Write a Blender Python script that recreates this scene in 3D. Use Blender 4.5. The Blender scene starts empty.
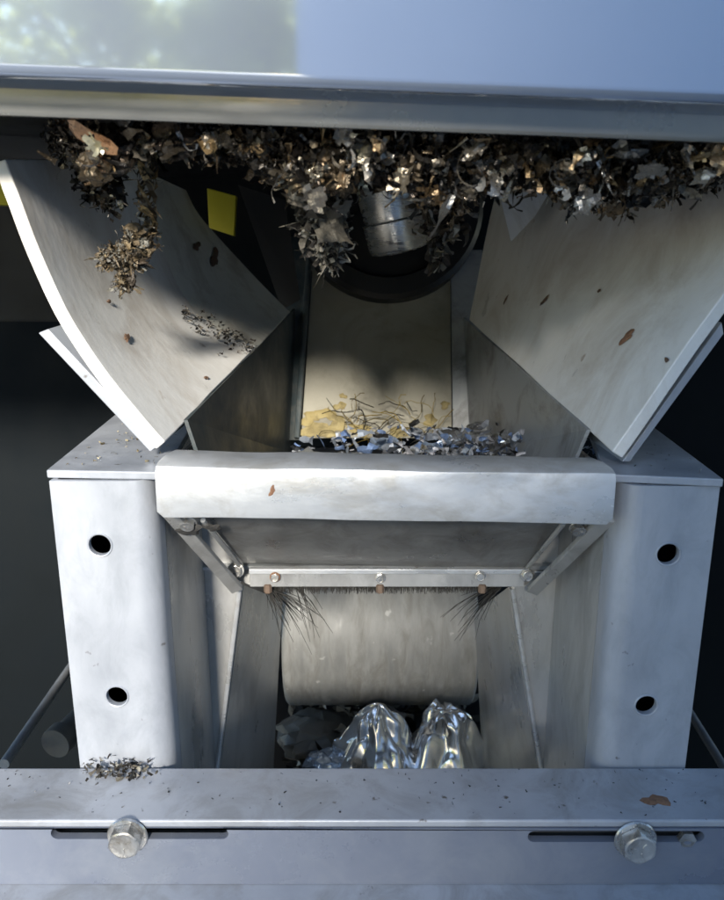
import bpy, bmesh, math, random
from mathutils import Vector, Matrix, noise as mnoise

random.seed(7)
S = bpy.context.scene
C = S.collection
PI = math.pi
PITCH = math.radians(14.0)
F = 725.0

# ------------------------------------------------------------------ camera, sky, sun, exposure
cam = bpy.data.objects.new('camera', bpy.data.cameras.new('camera'))
C.objects.link(cam)
cam.location = (0, 0, 0)
cam.rotation_euler = (PI / 2 - PITCH, 0, 0)
cam.data.sensor_fit = 'HORIZONTAL'
cam.data.sensor_width = 36.0
cam.data.lens = 36.0 * F / 724.0
cam.data.clip_start = 0.01
cam.data.clip_end = 500
cam.data.dof.use_dof = True
cam.data.dof.focus_distance = 0.62
cam.data.dof.aperture_fstop = 14.0
S.camera = cam

SUN_EL = math.radians(22)
SUN_AZ = math.radians(183.7)      # direction the light comes from: behind the camera, a little left
W = bpy.data.worlds.new('World')
S.world = W
W.use_nodes = True
nt = W.node_tree
bg = nt.nodes['Background']
sky = nt.nodes.new('ShaderNodeTexSky')
sky.sky_type = 'NISHITA'
sky.sun_disc = False
sky.sun_elevation = SUN_EL
sky.sun_rotation = SUN_AZ
sky.dust_density = 0.2
sky.ozone_density = 1.5
nt.links.new(sky.outputs[0], bg.inputs[0])
bg.inputs[1].default_value = 0.11

sun_dir = Vector((math.sin(SUN_AZ) * math.cos(SUN_EL), math.cos(SUN_AZ) * math.cos(SUN_EL), math.sin(SUN_EL)))
sl = bpy.data.lights.new('sun', 'SUN')
sl.energy = 5.0
sl.angle = math.radians(10)
sl.color = (1.0, 0.94, 0.84)
sun = bpy.data.objects.new('sun', sl)
C.objects.link(sun)
sun.location = sun_dir * 20
sun.rotation_euler = (-sun_dir).to_track_quat('-Z', 'Y').to_euler()

S.render.engine = 'CYCLES'
S.view_settings.view_transform = 'Standard'
S.view_settings.look = 'None'
S.view_settings.exposure = 1.62
S.view_settings.gamma = 1.0
S.cycles.max_bounces = 6


# ------------------------------------------------------------------ helpers
def P(px, py, Y):
    """photo pixel + distance in front of the lens -> point"""
    u = (px - 362) / F
    v = (py - 450) / F
    d = Y / (math.cos(PITCH) - v * math.sin(PITCH))
    return Vector((u * d, Y, -d * (math.sin(PITCH) + v * math.cos(PITCH))))


def tag(o, label=None, cat=None, group=None, kind=None):
    if label: o['label'] = label
    if cat: o['category'] = cat
    if group: o['group'] = group
    if kind: o['kind'] = kind
    return o


def thing(name, loc, label, cat, group=None):
    o = bpy.data.objects.new(name, None)
    o.empty_display_size = 0.02
    C.objects.link(o)
    o.location = loc
    return tag(o, label, cat, group)


def build(name, bm, mat, parent=None, bevel=0.0, smooth=35, seg=2):
    bmesh.ops.recalc_face_normals(bm, faces=bm.faces)
    me = bpy.data.meshes.new(name)
    bm.to_mesh(me)
    bm.free()
    me.materials.append(mat)
    if smooth:
        for p in me.polygons: p.use_smooth = True
        me.set_sharp_from_angle(angle=math.radians(smooth))
    o = bpy.data.objects.new(name, me)
    C.objects.link(o)
    if parent is not None:
        o.parent = parent
        o.matrix_parent_inverse = Matrix.Identity(4)
        off = Vector(parent.location)
        p = parent.parent
        while p is not None:
            off += Vector(p.location)
            p = p.parent
        me.transform(Matrix.Translation(-off))
    else:
        # put the origin at the base of the mesh
        xs = [v.co for v in me.vertices]
        c = sum(xs, Vector()) / len(xs)
        c.z = min(v.z for v in xs)
        me.transform(Matrix.Translation(-c))
        o.location = c
    if bevel:
        m = o.modifiers.new('bevel', 'BEVEL')
        m.width = bevel
        m.segments = seg
        m.limit_method = 'ANGLE'
        m.angle_limit = math.radians(35)
        m.harden_normals = True
    return o


def slab(bm, pts, tvec, holes=()):
    """planar outline (with holes) made into a plate of thickness tvec"""
    tvec = Vector(tvec)
    pts = [Vector(p) for p in pts]
    loops = [pts] + [[Vector(q) for q in h] for h in holes]
    edges = []
    for lp in loops:
        vs = [bm.verts.new(p) for p in lp]
        for i in range(len(vs)):
            edges.append(bm.edges.new((vs[i], vs[(i + 1) % len(vs)])))
    if not holes:
        fs = [bm.faces.new([e.verts[0] for e in edges])]
    else:
        r = bmesh.ops.triangle_fill(bm, use_beauty=True, use_dissolve=True, edges=edges)
        fs = [g for g in r['geom'] if isinstance(g, bmesh.types.BMFace)]
    r = bmesh.ops.extrude_face_region(bm, geom=fs, use_keep_orig=True)
    vs = [g for g in r['geom'] if isinstance(g, bmesh.types.BMVert)]
    bmesh.ops.translate(bm, verts=vs, vec=tvec)


def box(bm, x0, x1, y0, y1, z0, z1):
    slab(bm, [(x0, y0, z0), (x1, y0, z0), (x1, y1, z0), (x0, y1, z0)], (0, 0, z1 - z0))


def lathe(bm, prof, seg=32, mat=Matrix.Identity(4), squash=None):
    """profile [(r, h)] turned about local Z"""
    rings = []
    for r, h in prof:
        if r < 1e-6:
            rings.append([bm.verts.new(mat @ Vector((0, 0, h)))])
        else:
            rings.append([bm.verts.new(mat @ Vector((r * math.cos(2 * PI * k / seg), r * math.sin(2 * PI * k / seg), h))) for k in range(seg)])
    for a, b in zip(rings, rings[1:]):
        for k in range(seg):
            k2 = (k + 1) % seg
            if len(a) == 1 and len(b) == 1: continue
            if len(a) == 1: bm.faces.new((a[0], b[k], b[k2]))
            elif len(b) == 1: bm.faces.new((a[k], a[k2], b[0]))
            else: bm.faces.new((a[k], a[k2], b[k2], b[k]))


def frame_to(p, axis):
    return Matrix.Translation(Vector(p)) @ Vector(axis).to_track_quat('Z', 'Y').to_matrix().to_4x4()


def tube(bm, pts, r, seg=10):
    pts = [Vector(p) for p in pts]
    rings = []
    for i, p in enumerate(pts):
        t = (pts[min(i + 1, len(pts) - 1)] - pts[max(i - 1, 0)]).normalized()
        q = t.to_track_quat('Z', 'Y').to_matrix()
        rr = r[i] if isinstance(r, (list, tuple)) else r
        rings.append([bm.verts.new(p + q @ Vector((rr * math.cos(2 * PI * k / seg), rr * math.sin(2 * PI * k / seg), 0))) for k in range(seg)])
    for a, b in zip(rings, rings[1:]):
        for k in range(seg):
            bm.faces.new((a[k], a[(k + 1) % seg], b[(k + 1) % seg], b[k]))
    bm.faces.new(rings[0][::-1])
    bm.faces.new(rings[-1])


def sheet(bm, grid, th):
    """grid[i][j] of points -> a bent sheet, th thick (offset along the sheet's normals)"""
    n, m = len(grid), len(grid[0])
    nor = [[None] * m for _ in range(n)]
    for i in range(n):
        for j in range(m):
            a = grid[min(i + 1, n - 1)][j] - grid[max(i - 1, 0)][j]
            b = grid[i][min(j + 1, m - 1)] - grid[i][max(j - 1, 0)]
            nor[i][j] = a.cross(b).normalized()
    A = [[bm.verts.new(grid[i][j]) for j in range(m)] for i in range(n)]
    B = [[bm.verts.new(grid[i][j] + nor[i][j] * th) for j in range(m)] for i in range(n)]
    for i in range(n - 1):
        for j in range(m - 1):
            bm.faces.new((A[i][j], A[i + 1][j], A[i + 1][j + 1], A[i][j + 1]))
            bm.faces.new((B[i][j], B[i][j + 1], B[i + 1][j + 1], B[i + 1][j]))
    for i in range(n - 1):
        for j in (0, m - 1):
            bm.faces.new((A[i][j], A[i + 1][j], B[i + 1][j], B[i][j]))
    for j in range(m - 1):
        for i in (0, n - 1):
            bm.faces.new((A[i][j], A[i][j + 1], B[i][j + 1], B[i][j]))


def lerp(a, b, t): return a + (b - a) * t


def interp(pts, n):
    """resample a polyline of Vectors smoothly (Catmull-Rom)"""
    out = []
    k = len(pts) - 1
    for i in range(n):
        t = i / (n - 1) * k
        s = min(int(t), k - 1)
        f = t - s
        p0 = pts[max(s - 1, 0)]; p1 = pts[s]; p2 = pts[s + 1]; p3 = pts[min(s + 2, k)]
        out.append(0.5 * ((2 * p1) + (p2 - p0) * f + (2 * p0 - 5 * p1 + 4 * p2 - p3) * f * f + (3 * p1 - p0 - 3 * p2 + p3) * f ** 3))
    return out


# ------------------------------------------------------------------ materials
def mat(name, col, rough=0.5, metal=0.0, col2=None, scale=20.0, stretch=(1, 1, 1), bump=0.05, bscale=200.0,
        dirt=None, dirt_scale=8.0, dirt_amt=0.5, coat=0.0, rvar=0.15, attr=False, spec=0.5, bdist=0.001, specks=None, speck_scale=120.0, speck_amt=0.72):
    m = bpy.data.materials.new(name)
    m.use_nodes = True
    t = m.node_tree
    N, L = t.nodes, t.links
    b = N['Principled BSDF']
    tc = N.new('ShaderNodeTexCoord')
    mp = N.new('ShaderNodeMapping')
    mp.inputs['Scale'].default_value = stretch
    L.new(tc.outputs['Object'], mp.inputs[0])
    n1 = N.new('ShaderNodeTexNoise')
    n1.inputs['Scale'].default_value = scale
    n1.inputs['Detail'].default_value = 8
    n1.inputs['Roughness'].default_value = 0.65
    L.new(mp.outputs[0], n1.inputs['Vector'])
    if attr:
        a = N.new('ShaderNodeVertexColor')
        a.layer_name = 'Col'
        src = a.outputs[0]
    else:
        r = N.new('ShaderNodeValToRGB')
        r.color_ramp.elements[0].position = 0.35
        r.color_ramp.elements[1].position = 0.68
        r.color_ramp.elements[0].color = (*col, 1)
        r.color_ramp.elements[1].color = (*(col2 or [min(1, c * 1.2) for c in col]), 1)
        L.new(n1.outputs[0], r.inputs[0])
        src = r.outputs[0]
    if dirt:
        n2 = N.new('ShaderNodeTexNoise')
        n2.inputs['Scale'].default_value = dirt_scale
        n2.inputs['Detail'].default_value = 10
        n2.inputs['Roughness'].default_value = 0.7
        n2.inputs['Distortion'].default_value = 0.6
        L.new(mp.outputs[0], n2.inputs['Vector'])
        r2 = N.new('ShaderNodeValToRGB')
        r2.color_ramp.elements[0].position = 0.46
        r2.color_ramp.elements[1].position = 0.66
        r2.color_ramp.elements[0].color = (0, 0, 0, 1)
        r2.color_ramp.elements[1].color = (dirt_amt,) * 3 + (1,)
        L.new(n2.outputs[0], r2.inputs[0])
        mx = N.new('ShaderNodeMixRGB')
        mx.inputs[2].default_value = (*dirt, 1)
        L.new(r2.outputs[0], mx.inputs[0])
        L.new(src, mx.inputs[1])
        src = mx.outputs[0]
    if specks:
        n4 = N.new('ShaderNodeTexNoise')
        n4.inputs['Scale'].default_value = speck_scale
        n4.inputs['Detail'].default_value = 3
        L.new(tc.outputs['Object'], n4.inputs['Vector'])
        r4 = N.new('ShaderNodeValToRGB')
        r4.color_ramp.elements[0].position = speck_amt - 0.03
        r4.color_ramp.elements[1].position = speck_amt + 0.03
        L.new(n4.outputs[0], r4.inputs[0])
        mx4 = N.new('ShaderNodeMixRGB')
        mx4.inputs[2].default_value = (*specks, 1)
        L.new(r4.outputs[0], mx4.inputs[0])
        L.new(src, mx4.inputs[1])
        src = mx4.outputs[0]
    L.new(src, b.inputs['Base Color'])
    b.inputs['Metallic'].default_value = metal
    b.inputs['Specular IOR Level'].default_value = spec
    mr = N.new('ShaderNodeMapRange')
    mr.inputs['From Min'].default_value = 0.3
    mr.inputs['From Max'].default_value = 0.7
    mr.inputs['To Min'].default_value = max(0.02, rough - rvar)
    mr.inputs['To Max'].default_value = min(1, rough + rvar)
    L.new(n1.outputs[0], mr.inputs['Value'])
    L.new(mr.outputs[0], b.inputs['Roughness'])
    b.inputs['Coat Weight'].default_value = coat
    b.inputs['Coat Roughness'].default_value = 0.06
    if bump:
        n3 = N.new('ShaderNodeTexNoise')
        n3.inputs['Scale'].default_value = bscale
        n3.inputs['Detail'].default_value = 6
        L.new(mp.outputs[0], n3.inputs['Vector'])
        bp = N.new('ShaderNodeBump')
        bp.inputs['Strength'].default_value = bump
        bp.inputs['Distance'].default_value = bdist
        L.new(n3.outputs[0], bp.inputs['Height'])
        L.new(bp.outputs[0], b.inputs['Normal'])
    return m


M = {}
M['hood'] = mat('hood_paint', (0.46, 0.53, 0.66), 0.055, 0.7, (0.48, 0.55, 0.68), 6, bump=0.03, bscale=9, coat=0.5, rvar=0.02, bdist=0.002)
M['lip'] = mat('lip_paint', (0.26, 0.26, 0.25), 0.25, 0.6, (0.31, 0.31, 0.29), 12, bump=0.05, coat=0.2, rvar=0.1)
M['post'] = mat('post_paint', (0.35, 0.37, 0.41), 0.38, 0.25, (0.44, 0.46, 0.50), 14, stretch=(1.2, 1.2, 0.6), bump=0.16, bscale=140,
                dirt=(0.26, 0.28, 0.31), dirt_scale=26, dirt_amt=0.5, specks=(0.13, 0.12, 0.11), speck_scale=85, speck_amt=0.735)
M['beam'] = mat('beam_paint', (0.30, 0.32, 0.36), 0.45, 0.2, (0.39, 0.41, 0.45), 14, bump=0.18, bscale=150,
                dirt=(0.24, 0.245, 0.25), dirt_scale=24, dirt_amt=0.8, specks=(0.10, 0.09, 0.08), speck_scale=95, speck_amt=0.73)
M['web'] = mat('web_paint', (0.15, 0.17, 0.22), 0.32, 0.2, (0.18, 0.20, 0.25), 10, bump=0.08, bscale=120, coat=0.2,
               dirt=(0.26, 0.28, 0.31), dirt_scale=16, dirt_amt=0.4)
M['flap'] = mat('flap_steel', (0.50, 0.52, 0.54), 0.33, 0.45, (0.62, 0.63, 0.64), 14, stretch=(1, 1, 2), bump=0.15, bscale=120,
                dirt=(0.36, 0.34, 0.30), dirt_scale=20, dirt_amt=0.6, specks=(0.20, 0.13, 0.08), speck_scale=60, speck_amt=0.76)
M['hopper'] = mat('hopper_steel', (0.22, 0.22, 0.22), 0.38, 0.55, (0.31, 0.31, 0.30), 14, stretch=(2, 2, 0.4), bump=0.15, bscale=90,
                  dirt=(0.14, 0.13, 0.12), dirt_scale=16, dirt_amt=0.7)
M['inner'] = mat('inner_steel', (0.37, 0.37, 0.365), 0.34, 0.35, (0.50, 0.50, 0.49), 11, stretch=(1.5, 1.5, 0.6), bump=0.2, bscale=70,
                 dirt=(0.24, 0.235, 0.225), dirt_scale=18, dirt_amt=0.6, specks=(0.5, 0.5, 0.47), speck_scale=60, speck_amt=0.75)
M['chute'] = mat('chute_sheet', (0.70, 0.69, 0.66), 0.38, 0.0, (0.78, 0.77, 0.74), 14, stretch=(0.9, 1.3, 0.9), bump=0.25, bscale=90,
                 dirt=(0.42, 0.36, 0.29), dirt_scale=11, dirt_amt=0.5, specks=(0.30, 0.22, 0.15), speck_scale=38, speck_amt=0.74)
M['chute2'] = mat('chute_sheet_grey', (0.60, 0.60, 0.54), 0.42, 0.0, (0.70, 0.69, 0.62), 8, bump=0.2, bscale=60,
                  dirt=(0.34, 0.30, 0.24), dirt_scale=16, dirt_amt=0.7)
M['trough'] = mat('trough_paint', (0.03, 0.045, 0.05), 0.5, 0.0, (0.06, 0.075, 0.08), 14, bump=0.15, dirt=(0.16, 0.15, 0.13), dirt_scale=18, dirt_amt=0.6)  # left trough sheets: the shade on that side is put into the colour
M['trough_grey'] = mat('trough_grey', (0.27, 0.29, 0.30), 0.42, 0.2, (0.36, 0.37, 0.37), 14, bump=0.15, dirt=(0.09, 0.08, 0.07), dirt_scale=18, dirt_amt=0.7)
M['belt'] = mat('belt', (0.26, 0.245, 0.19), 0.5, 0.0, (0.33, 0.31, 0.25), 8, bump=0.2, dirt=(0.10, 0.09, 0.06), dirt_scale=9, dirt_amt=0.6)
M['roller'] = mat('roller_steel', (0.17, 0.172, 0.165), 0.58, 0.1, (0.26, 0.262, 0.25), 26, stretch=(2.2, 0.6, 0.6), bump=0.12, bscale=120,
                  specks=(0.36, 0.36, 0.34), speck_scale=55, speck_amt=0.70,
                  dirt=(0.13, 0.125, 0.11), dirt_scale=26, dirt_amt=0.75)
M['bolt'] = mat('zinc_bolt', (0.45, 0.44, 0.42), 0.30, 0.8, (0.60, 0.59, 0.56), 60, bump=0.3, bscale=300, dirt=(0.22, 0.19, 0.15), dirt_scale=70, dirt_amt=0.7)
M['rust'] = mat('rust', (0.17, 0.085, 0.045), 0.85, 0.0, (0.28, 0.15, 0.085), 160, bump=0.5, bscale=500, dirt=(0.12, 0.06, 0.04), dirt_scale=200, dirt_amt=0.8)
M['dull_rust'] = mat('dull_rust', (0.13, 0.085, 0.06), 0.85, 0.1, (0.21, 0.15, 0.11), 160, bump=0.5, bscale=400)
M['scab'] = mat('dark_scab', (0.08, 0.05, 0.035), 0.8, 0.0, (0.16, 0.09, 0.05), 160, bump=0.5, bscale=400)
M['black'] = mat('black_paint', (0.006, 0.006, 0.007), 0.45, 0.0, (0.012, 0.012, 0.012), 20, bump=0.1)
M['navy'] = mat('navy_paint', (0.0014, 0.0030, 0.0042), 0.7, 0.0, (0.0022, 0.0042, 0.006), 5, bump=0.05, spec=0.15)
M['rubber'] = mat('black_rubber', (0.02, 0.02, 0.02), 0.7, 0.0, (0.035, 0.033, 0.03), 40, bump=0.3)
M['bristle'] = mat('bristle', (0.03, 0.028, 0.024), 0.5, 0.0, (0.05, 0.045, 0.04), 40, bump=0)
M['cone'] = mat('turned_steel', (0.48, 0.47, 0.45), 0.26, 0.85, (0.58, 0.57, 0.54), 30, stretch=(1, 1, 6), bump=0.1, bscale=120)
M['shred'] = mat('shredded_metal', (0.3, 0.3, 0.3), 0.30, 0.7, scale=120, bump=0.5, bscale=260, attr=True, rvar=0.2, bdist=0.002)
M['dust'] = mat('dusty_shreds', (0.3, 0.3, 0.3), 0.6, 0.35, scale=120, bump=0.5, bscale=260, attr=True, rvar=0.2, bdist=0.002)
M['foil'] = mat('foil', (0.72, 0.73, 0.74), 0.20, 0.92, (0.82, 0.82, 0.83), 30, bump=0.05, bscale=120, rvar=0.06)
M['foil_blue'] = mat('foil_blue', (0.36, 0.44, 0.56), 0.25, 0.6, (0.45, 0.55, 0.70), 30, bump=0.3, bscale=120)
M['yellow'] = mat('yellow_paint', (0.50, 0.42, 0.01), 0.5, 0.0, (0.56, 0.48, 0.02), 14, bump=0.1)
M['sludge'] = mat('yellow_residue', (0.30, 0.235, 0.09), 0.85, 0.0, (0.38, 0.32, 0.17), 50, bump=0.5, bscale=120, dirt=(0.14, 0.11, 0.05), dirt_scale=45, dirt_amt=0.9)
M['white'] = mat('white_scrap', (0.74, 0.77, 0.82), 0.4, 0.0, (0.80, 0.83, 0.86), 30, bump=0.1, dirt=(0.3, 0.28, 0.25), dirt_scale=20)
M['rod'] = mat('dull_rod', (0.09, 0.09, 0.085), 0.5, 0.3, (0.14, 0.135, 0.12), 30, bump=0.2)
M['brace'] = mat('brace_paint', (0.22, 0.23, 0.24), 0.5, 0.2, (0.30, 0.31, 0.32), 30, bump=0.2)
M['brown'] = mat('brown_plate', (0.018, 0.016, 0.014), 0.7, 0.0, (0.026, 0.023, 0.02), 10, bump=0.1)
M['concrete'] = mat('concrete', (0.17, 0.16, 0.145), 0.85, 0.0, (0.23, 0.22, 0.20), 3, bump=0.2, bscale=40)
M['cladding'] = mat('cladding', (0.48, 0.54, 0.66), 0.6, 0.0, (0.52, 0.58, 0.70), 2, bump=0)
M['leaf'] = mat('leaf', (0.26, 0.29, 0.05), 0.55, 0.0, (0.36, 0.37, 0.08), 3, bump=0)
lt = M['leaf'].node_tree
tr = lt.nodes.new('ShaderNodeBsdfTranslucent')
tr.inputs[0].default_value = (0.58, 0.60, 0.10, 1)
mxs = lt.nodes.new('ShaderNodeMixShader')
mxs.inputs[0].default_value = 0.55
lt.links.new(lt.nodes['Principled BSDF'].outputs[0], mxs.inputs[1])
lt.links.new(tr.outputs[0], mxs.inputs[2])
lt.links.new(mxs.outputs[0], lt.nodes['Material Output'].inputs[0])
M['bark'] = mat('bark', (0.08, 0.06, 0.045), 0.85, 0.0, (0.12, 0.10, 0.08), 14, stretch=(1, 1, 0.2), bump=0.4, bscale=30)

GROUND = -1.5

# ------------------------------------------------------------------ setting
bm = bmesh.new()
box(bm, -60, 60, -60, 60, GROUND - 0.05, GROUND)
tag(build('ground', bm, M['concrete'], smooth=0), 'pale concrete yard the machine stands on', kind='structure')
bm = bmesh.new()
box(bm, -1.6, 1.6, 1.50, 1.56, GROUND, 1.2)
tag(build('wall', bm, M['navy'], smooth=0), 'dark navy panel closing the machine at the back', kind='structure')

# ------------------------------------------------------------------ overhead hood
HT = math.radians(2.0)                  # it hangs a little out of level
hood = thing('overhead_hood', (0, 0.40, 0.0), 'glossy blue grey sheet metal hood overhanging the chute, sky and trees mirrored in it', 'hood')
def tilt(v):
    v = Vector(v)
    c = P(362, 104, 0.43)
    return Matrix.Translation(c) @ Matrix.Rotation(HT, 4, 'Y') @ Matrix.Translation(-c) @ v
za = P(362, 89, 0.40).z
zb = P(362, 129, 0.431).z
def extrude_profile(bm, prof, x0, x1, nseg=1, close=True):
    rows = []
    for i in range(nseg + 1):
        x = x0 + (x1 - x0) * i / nseg
        rows.append([bm.verts.new(tilt((x, y, z))) for y, z in prof])
    n = len(prof)
    for a, b in zip(rows, rows[1:]):
        for k in range(n if close else n - 1):
            bm.faces.new((a[k], b[k], b[(k + 1) % n], a[(k + 1) % n]))
    if close:
        bm.faces.new(rows[0][::-1]); bm.faces.new(rows[-1])
R = 0.006
prof = [(0.402, 0.75), (0.400, za + R)]
for k in range(1, 7):
    a = PI / 2 * k / 6
    prof.append((0.400 + R - R * math.cos(a), za + R - R * math.sin(a)))
prof += [(0.4285, za), (0.4285, za + 0.003), (0.408, za + 0.003), (0.405, za + 0.006), (0.405, 0.75)]
bm = bmesh.new()
extrude_profile(bm, prof, -1.0, 1.0, 40)
build('front_panel', bm, M['hood'], hood, smooth=40)
bm = bmesh.new()
prof = [(0.4288, za + 0.004), (0.4288, zb + 0.002), (0.4300, zb), (0.4330, zb), (0.4330, za + 0.004)]
extrude_profile(bm, prof, -1.0, 1.0, 8)
build('bottom_lip', bm, M['lip'], hood, smooth=40)
bm = bmesh.new()
extrude_profile(bm, [(0.4335, zb + 0.010), (0.640, zb + 0.016), (0.640, zb + 0.030), (0.4335, zb + 0.024)], -1.0, 1.0, 1)
build('magnet_plate', bm, M['black'], hood, smooth=0)
bm = bmesh.new()
box(bm, -1.0, 1.0, 0.641, 1.497, 0.175, 0.195)
build('roof_panel', bm, M['black'], hood, smooth=0)
bm = bmesh.new()
box(bm, -1.0, 1.0, 0.409, 1.497, 0.75, 0.76)
build('top_panel', bm, M['hood'], hood, smooth=0)

# ------------------------------------------------------------------ front cross beam
BX0, BX1 = -0.45, 0.48
YF, YB = 0.423, 0.4785
ZT = P(362, 821, YF).z
beam = thing('cross_beam', (0, 0.45, ZT - 0.06), 'grey painted steel cross beam with slotted holes and two hex bolts, dusty top', 'beam')
bm = bmesh.new()
box(bm, BX0, BX1, YF + 0.0005, YB, ZT - 0.006, ZT)
build('top_flange', bm, M['beam'], beam, bevel=0.0018, seg=3)
def slot_loop(xa, xb, z, r, y):
    out = []
    for k in range(9):
        a = PI / 2 + PI * k / 8
        out.append((xa + r + r * math.cos(a), y, z + r * math.sin(a)))
    for k in range(9):
        a = -PI / 2 + PI * k / 8
        out.append((xb - r + r * math.cos(a), y, z + r * math.sin(a)))
    return out
ZW = P(362, 884, YF).z
zs = P(140, 828, YF).z - 0.001
s1 = (P(50, 828, YF).x, P(228, 828, YF).x)
s2 = (P(528, 831, YF).x, P(705, 831, YF).x)
zs2 = P(600, 831, YF).z - 0.001
bm = bmesh.new()
slab(bm, [(BX0, YF, ZT - 0.0062), (BX1, YF, ZT - 0.0062), (BX1, YF, ZW), (BX0, YF, ZW)], (0, 0.006, 0),
     [slot_loop(s1[0], s1[1], zs - 0.0035, 0.0045, YF), slot_loop(s2[0], s2[1], zs2 - 0.0035, 0.0045, YF)])
build('web', bm, M['web'], beam, smooth=30)
bm = bmesh.new()
box(bm, BX0, BX1, 0.335, YF + 0.006, ZW - 0.0063, ZW - 0.0003)
build('lower_flange', bm, M['beam'], beam, bevel=0.0012)
bm = bmesh.new()
box(bm, BX0, BX1, YF + 0.012, YF + 0.018, ZT - 0.05, ZT - 0.0065)
build('backing_bar', bm, M['rod'], beam)

def hex_bolt(parent, p, axis, s=1.0, spin=0.0, rusty=False):
    """hex head + flange washer, sitting on the surface point p"""
    m = frame_to(p, axis) @ Matrix.Rotation(spin, 4, 'Z') @ Matrix.Scale(s, 4)
    bm = bmesh.new()
    R0 = 0.0138
    rings = []
    for rad, h in ((R0, 0.003), (R0, 0.0105), (R0 * 0.93, 0.0118), (R0 * 0.80, 0.0124), (R0 * 0.62, 0.0120), (R0 * 0.58, 0.0120)):
        ring = []
        for k in range(24):
            a = 2 * PI * k / 24
            hexr = R0 * math.cos(PI / 6) / math.cos((a % (PI / 3)) - PI / 6)
            rr = min(rad, hexr) if rad < R0 else hexr
            ring.append(bm.verts.new(m @ Vector((rr * math.cos(a), rr * math.sin(a), h))))
        rings.append(ring)
    for a, b in zip(rings, rings[1:]):
        for k in range(24):
            bm.faces.new((a[k], a[(k + 1) % 24], b[(k + 1) % 24], b[k]))
    bm.faces.new(rings[-1]); bm.faces.new(rings[0][::-1])
    hd = build('hex_bolt', bm, M['bolt'], parent, smooth=25)
    bm = bmesh.new()
    lathe(bm, [(0.0, 0.0002), (0.0162, 0.0002), (0.0168, 0.0012), (0.0160, 0.0026), (0.0, 0.0029)], 28, m)
    build('washer', bm, M['rust'] if rusty else M['bolt'], hd, smooth=40)
    bm = bmesh.new()
    for k in range(3):      # raised grade marks on the head
        a = 2 * PI * k / 3 + 0.3
        d = Vector((math.cos(a), math.sin(a), 0)); n = Vector((-d.y, d.x, 0)) * 0.0006
        q = [d * 0.003 - n, d * 0.007 - n, d * 0.007 + n, d * 0.003 + n]
        slab(bm, [m @ (v + Vector((0, 0, 0.0119))) for v in q], m.to_3x3() @ Vector((0, 0, 0.0007)))
    build('head_mark', bm, M['bolt'], hd, smooth=0)
    return hd
hex_bolt(beam, P(128, 834, YF - 0.0002) + Vector((0, 0, -0.0005)), (0.0, -1, 0.0), 0.84, 0.2)
hex_bolt(beam, P(635, 838, YF - 0.0002) + Vector((0, 0, -0.0005)), (0.0, -1, 0.0), 0.88, 0.55)
# rust flake and a spare washer seen through the slot
def patch(bm, c, n, r, th, seed, squash=1.0, rot=0.0):
    """small irregular crust lying on a surface"""
    rnd = random.Random(seed)
    q = Vector(n).to_track_quat('Z', 'Y').to_matrix() @ Matrix.Rotation(rot, 3, 'Z')
    c = Vector(c)
    k = 16
    outer = []; inner = []
    ph = [rnd.uniform(0, 6.28) for _ in range(4)]
    for i in range(k):
        a = 2 * PI * i / k
        rr = r * (1 + 0.25 * math.sin(2 * a + ph[0]) + 0.18 * math.sin(3 * a + ph[1]) + 0.14 * math.sin(5 * a + ph[2]))
        outer.append(bm.verts.new(c + q @ Vector((rr * math.cos(a), rr * math.sin(a) * squash, 0.0001))))
        rr *= 0.72
        inner.append(bm.verts.new(c + q @ Vector((rr * math.cos(a), rr * math.sin(a) * squash, th * rnd.uniform(0.7, 1.1)))))
    top = bm.verts.new(c + q @ Vector((0, 0, th)))
    for i in range(k):
        j = (i + 1) % k
        bm.faces.new((outer[i], outer[j], inner[j], inner[i]))
        bm.faces.new((inner[i], inner[j], top))
bm = bmesh.new()
c = P(656, 803, YF); y = c.y
pp = P(656, 803, 0.443); pp.z = ZT
patch(bm, pp, (0, 0, 1), 0.0085, 0.0006, 4, 0.75)
build('rust_patch', bm, M['rust'], beam)['label'] = 'orange rust patch on the beam top'
bm = bmesh.new()
lathe(bm, [(0, 0), (0.0062, 0), (0.0062, 0.004), (0.0035, 0.004), (0, 0.003)], 6, frame_to(P(686, 832, YF + 0.004) + Vector((0, 0, -0.0035)), (0, -1, 0)))
build('captive_nut', bm, M['bolt'], beam)

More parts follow.
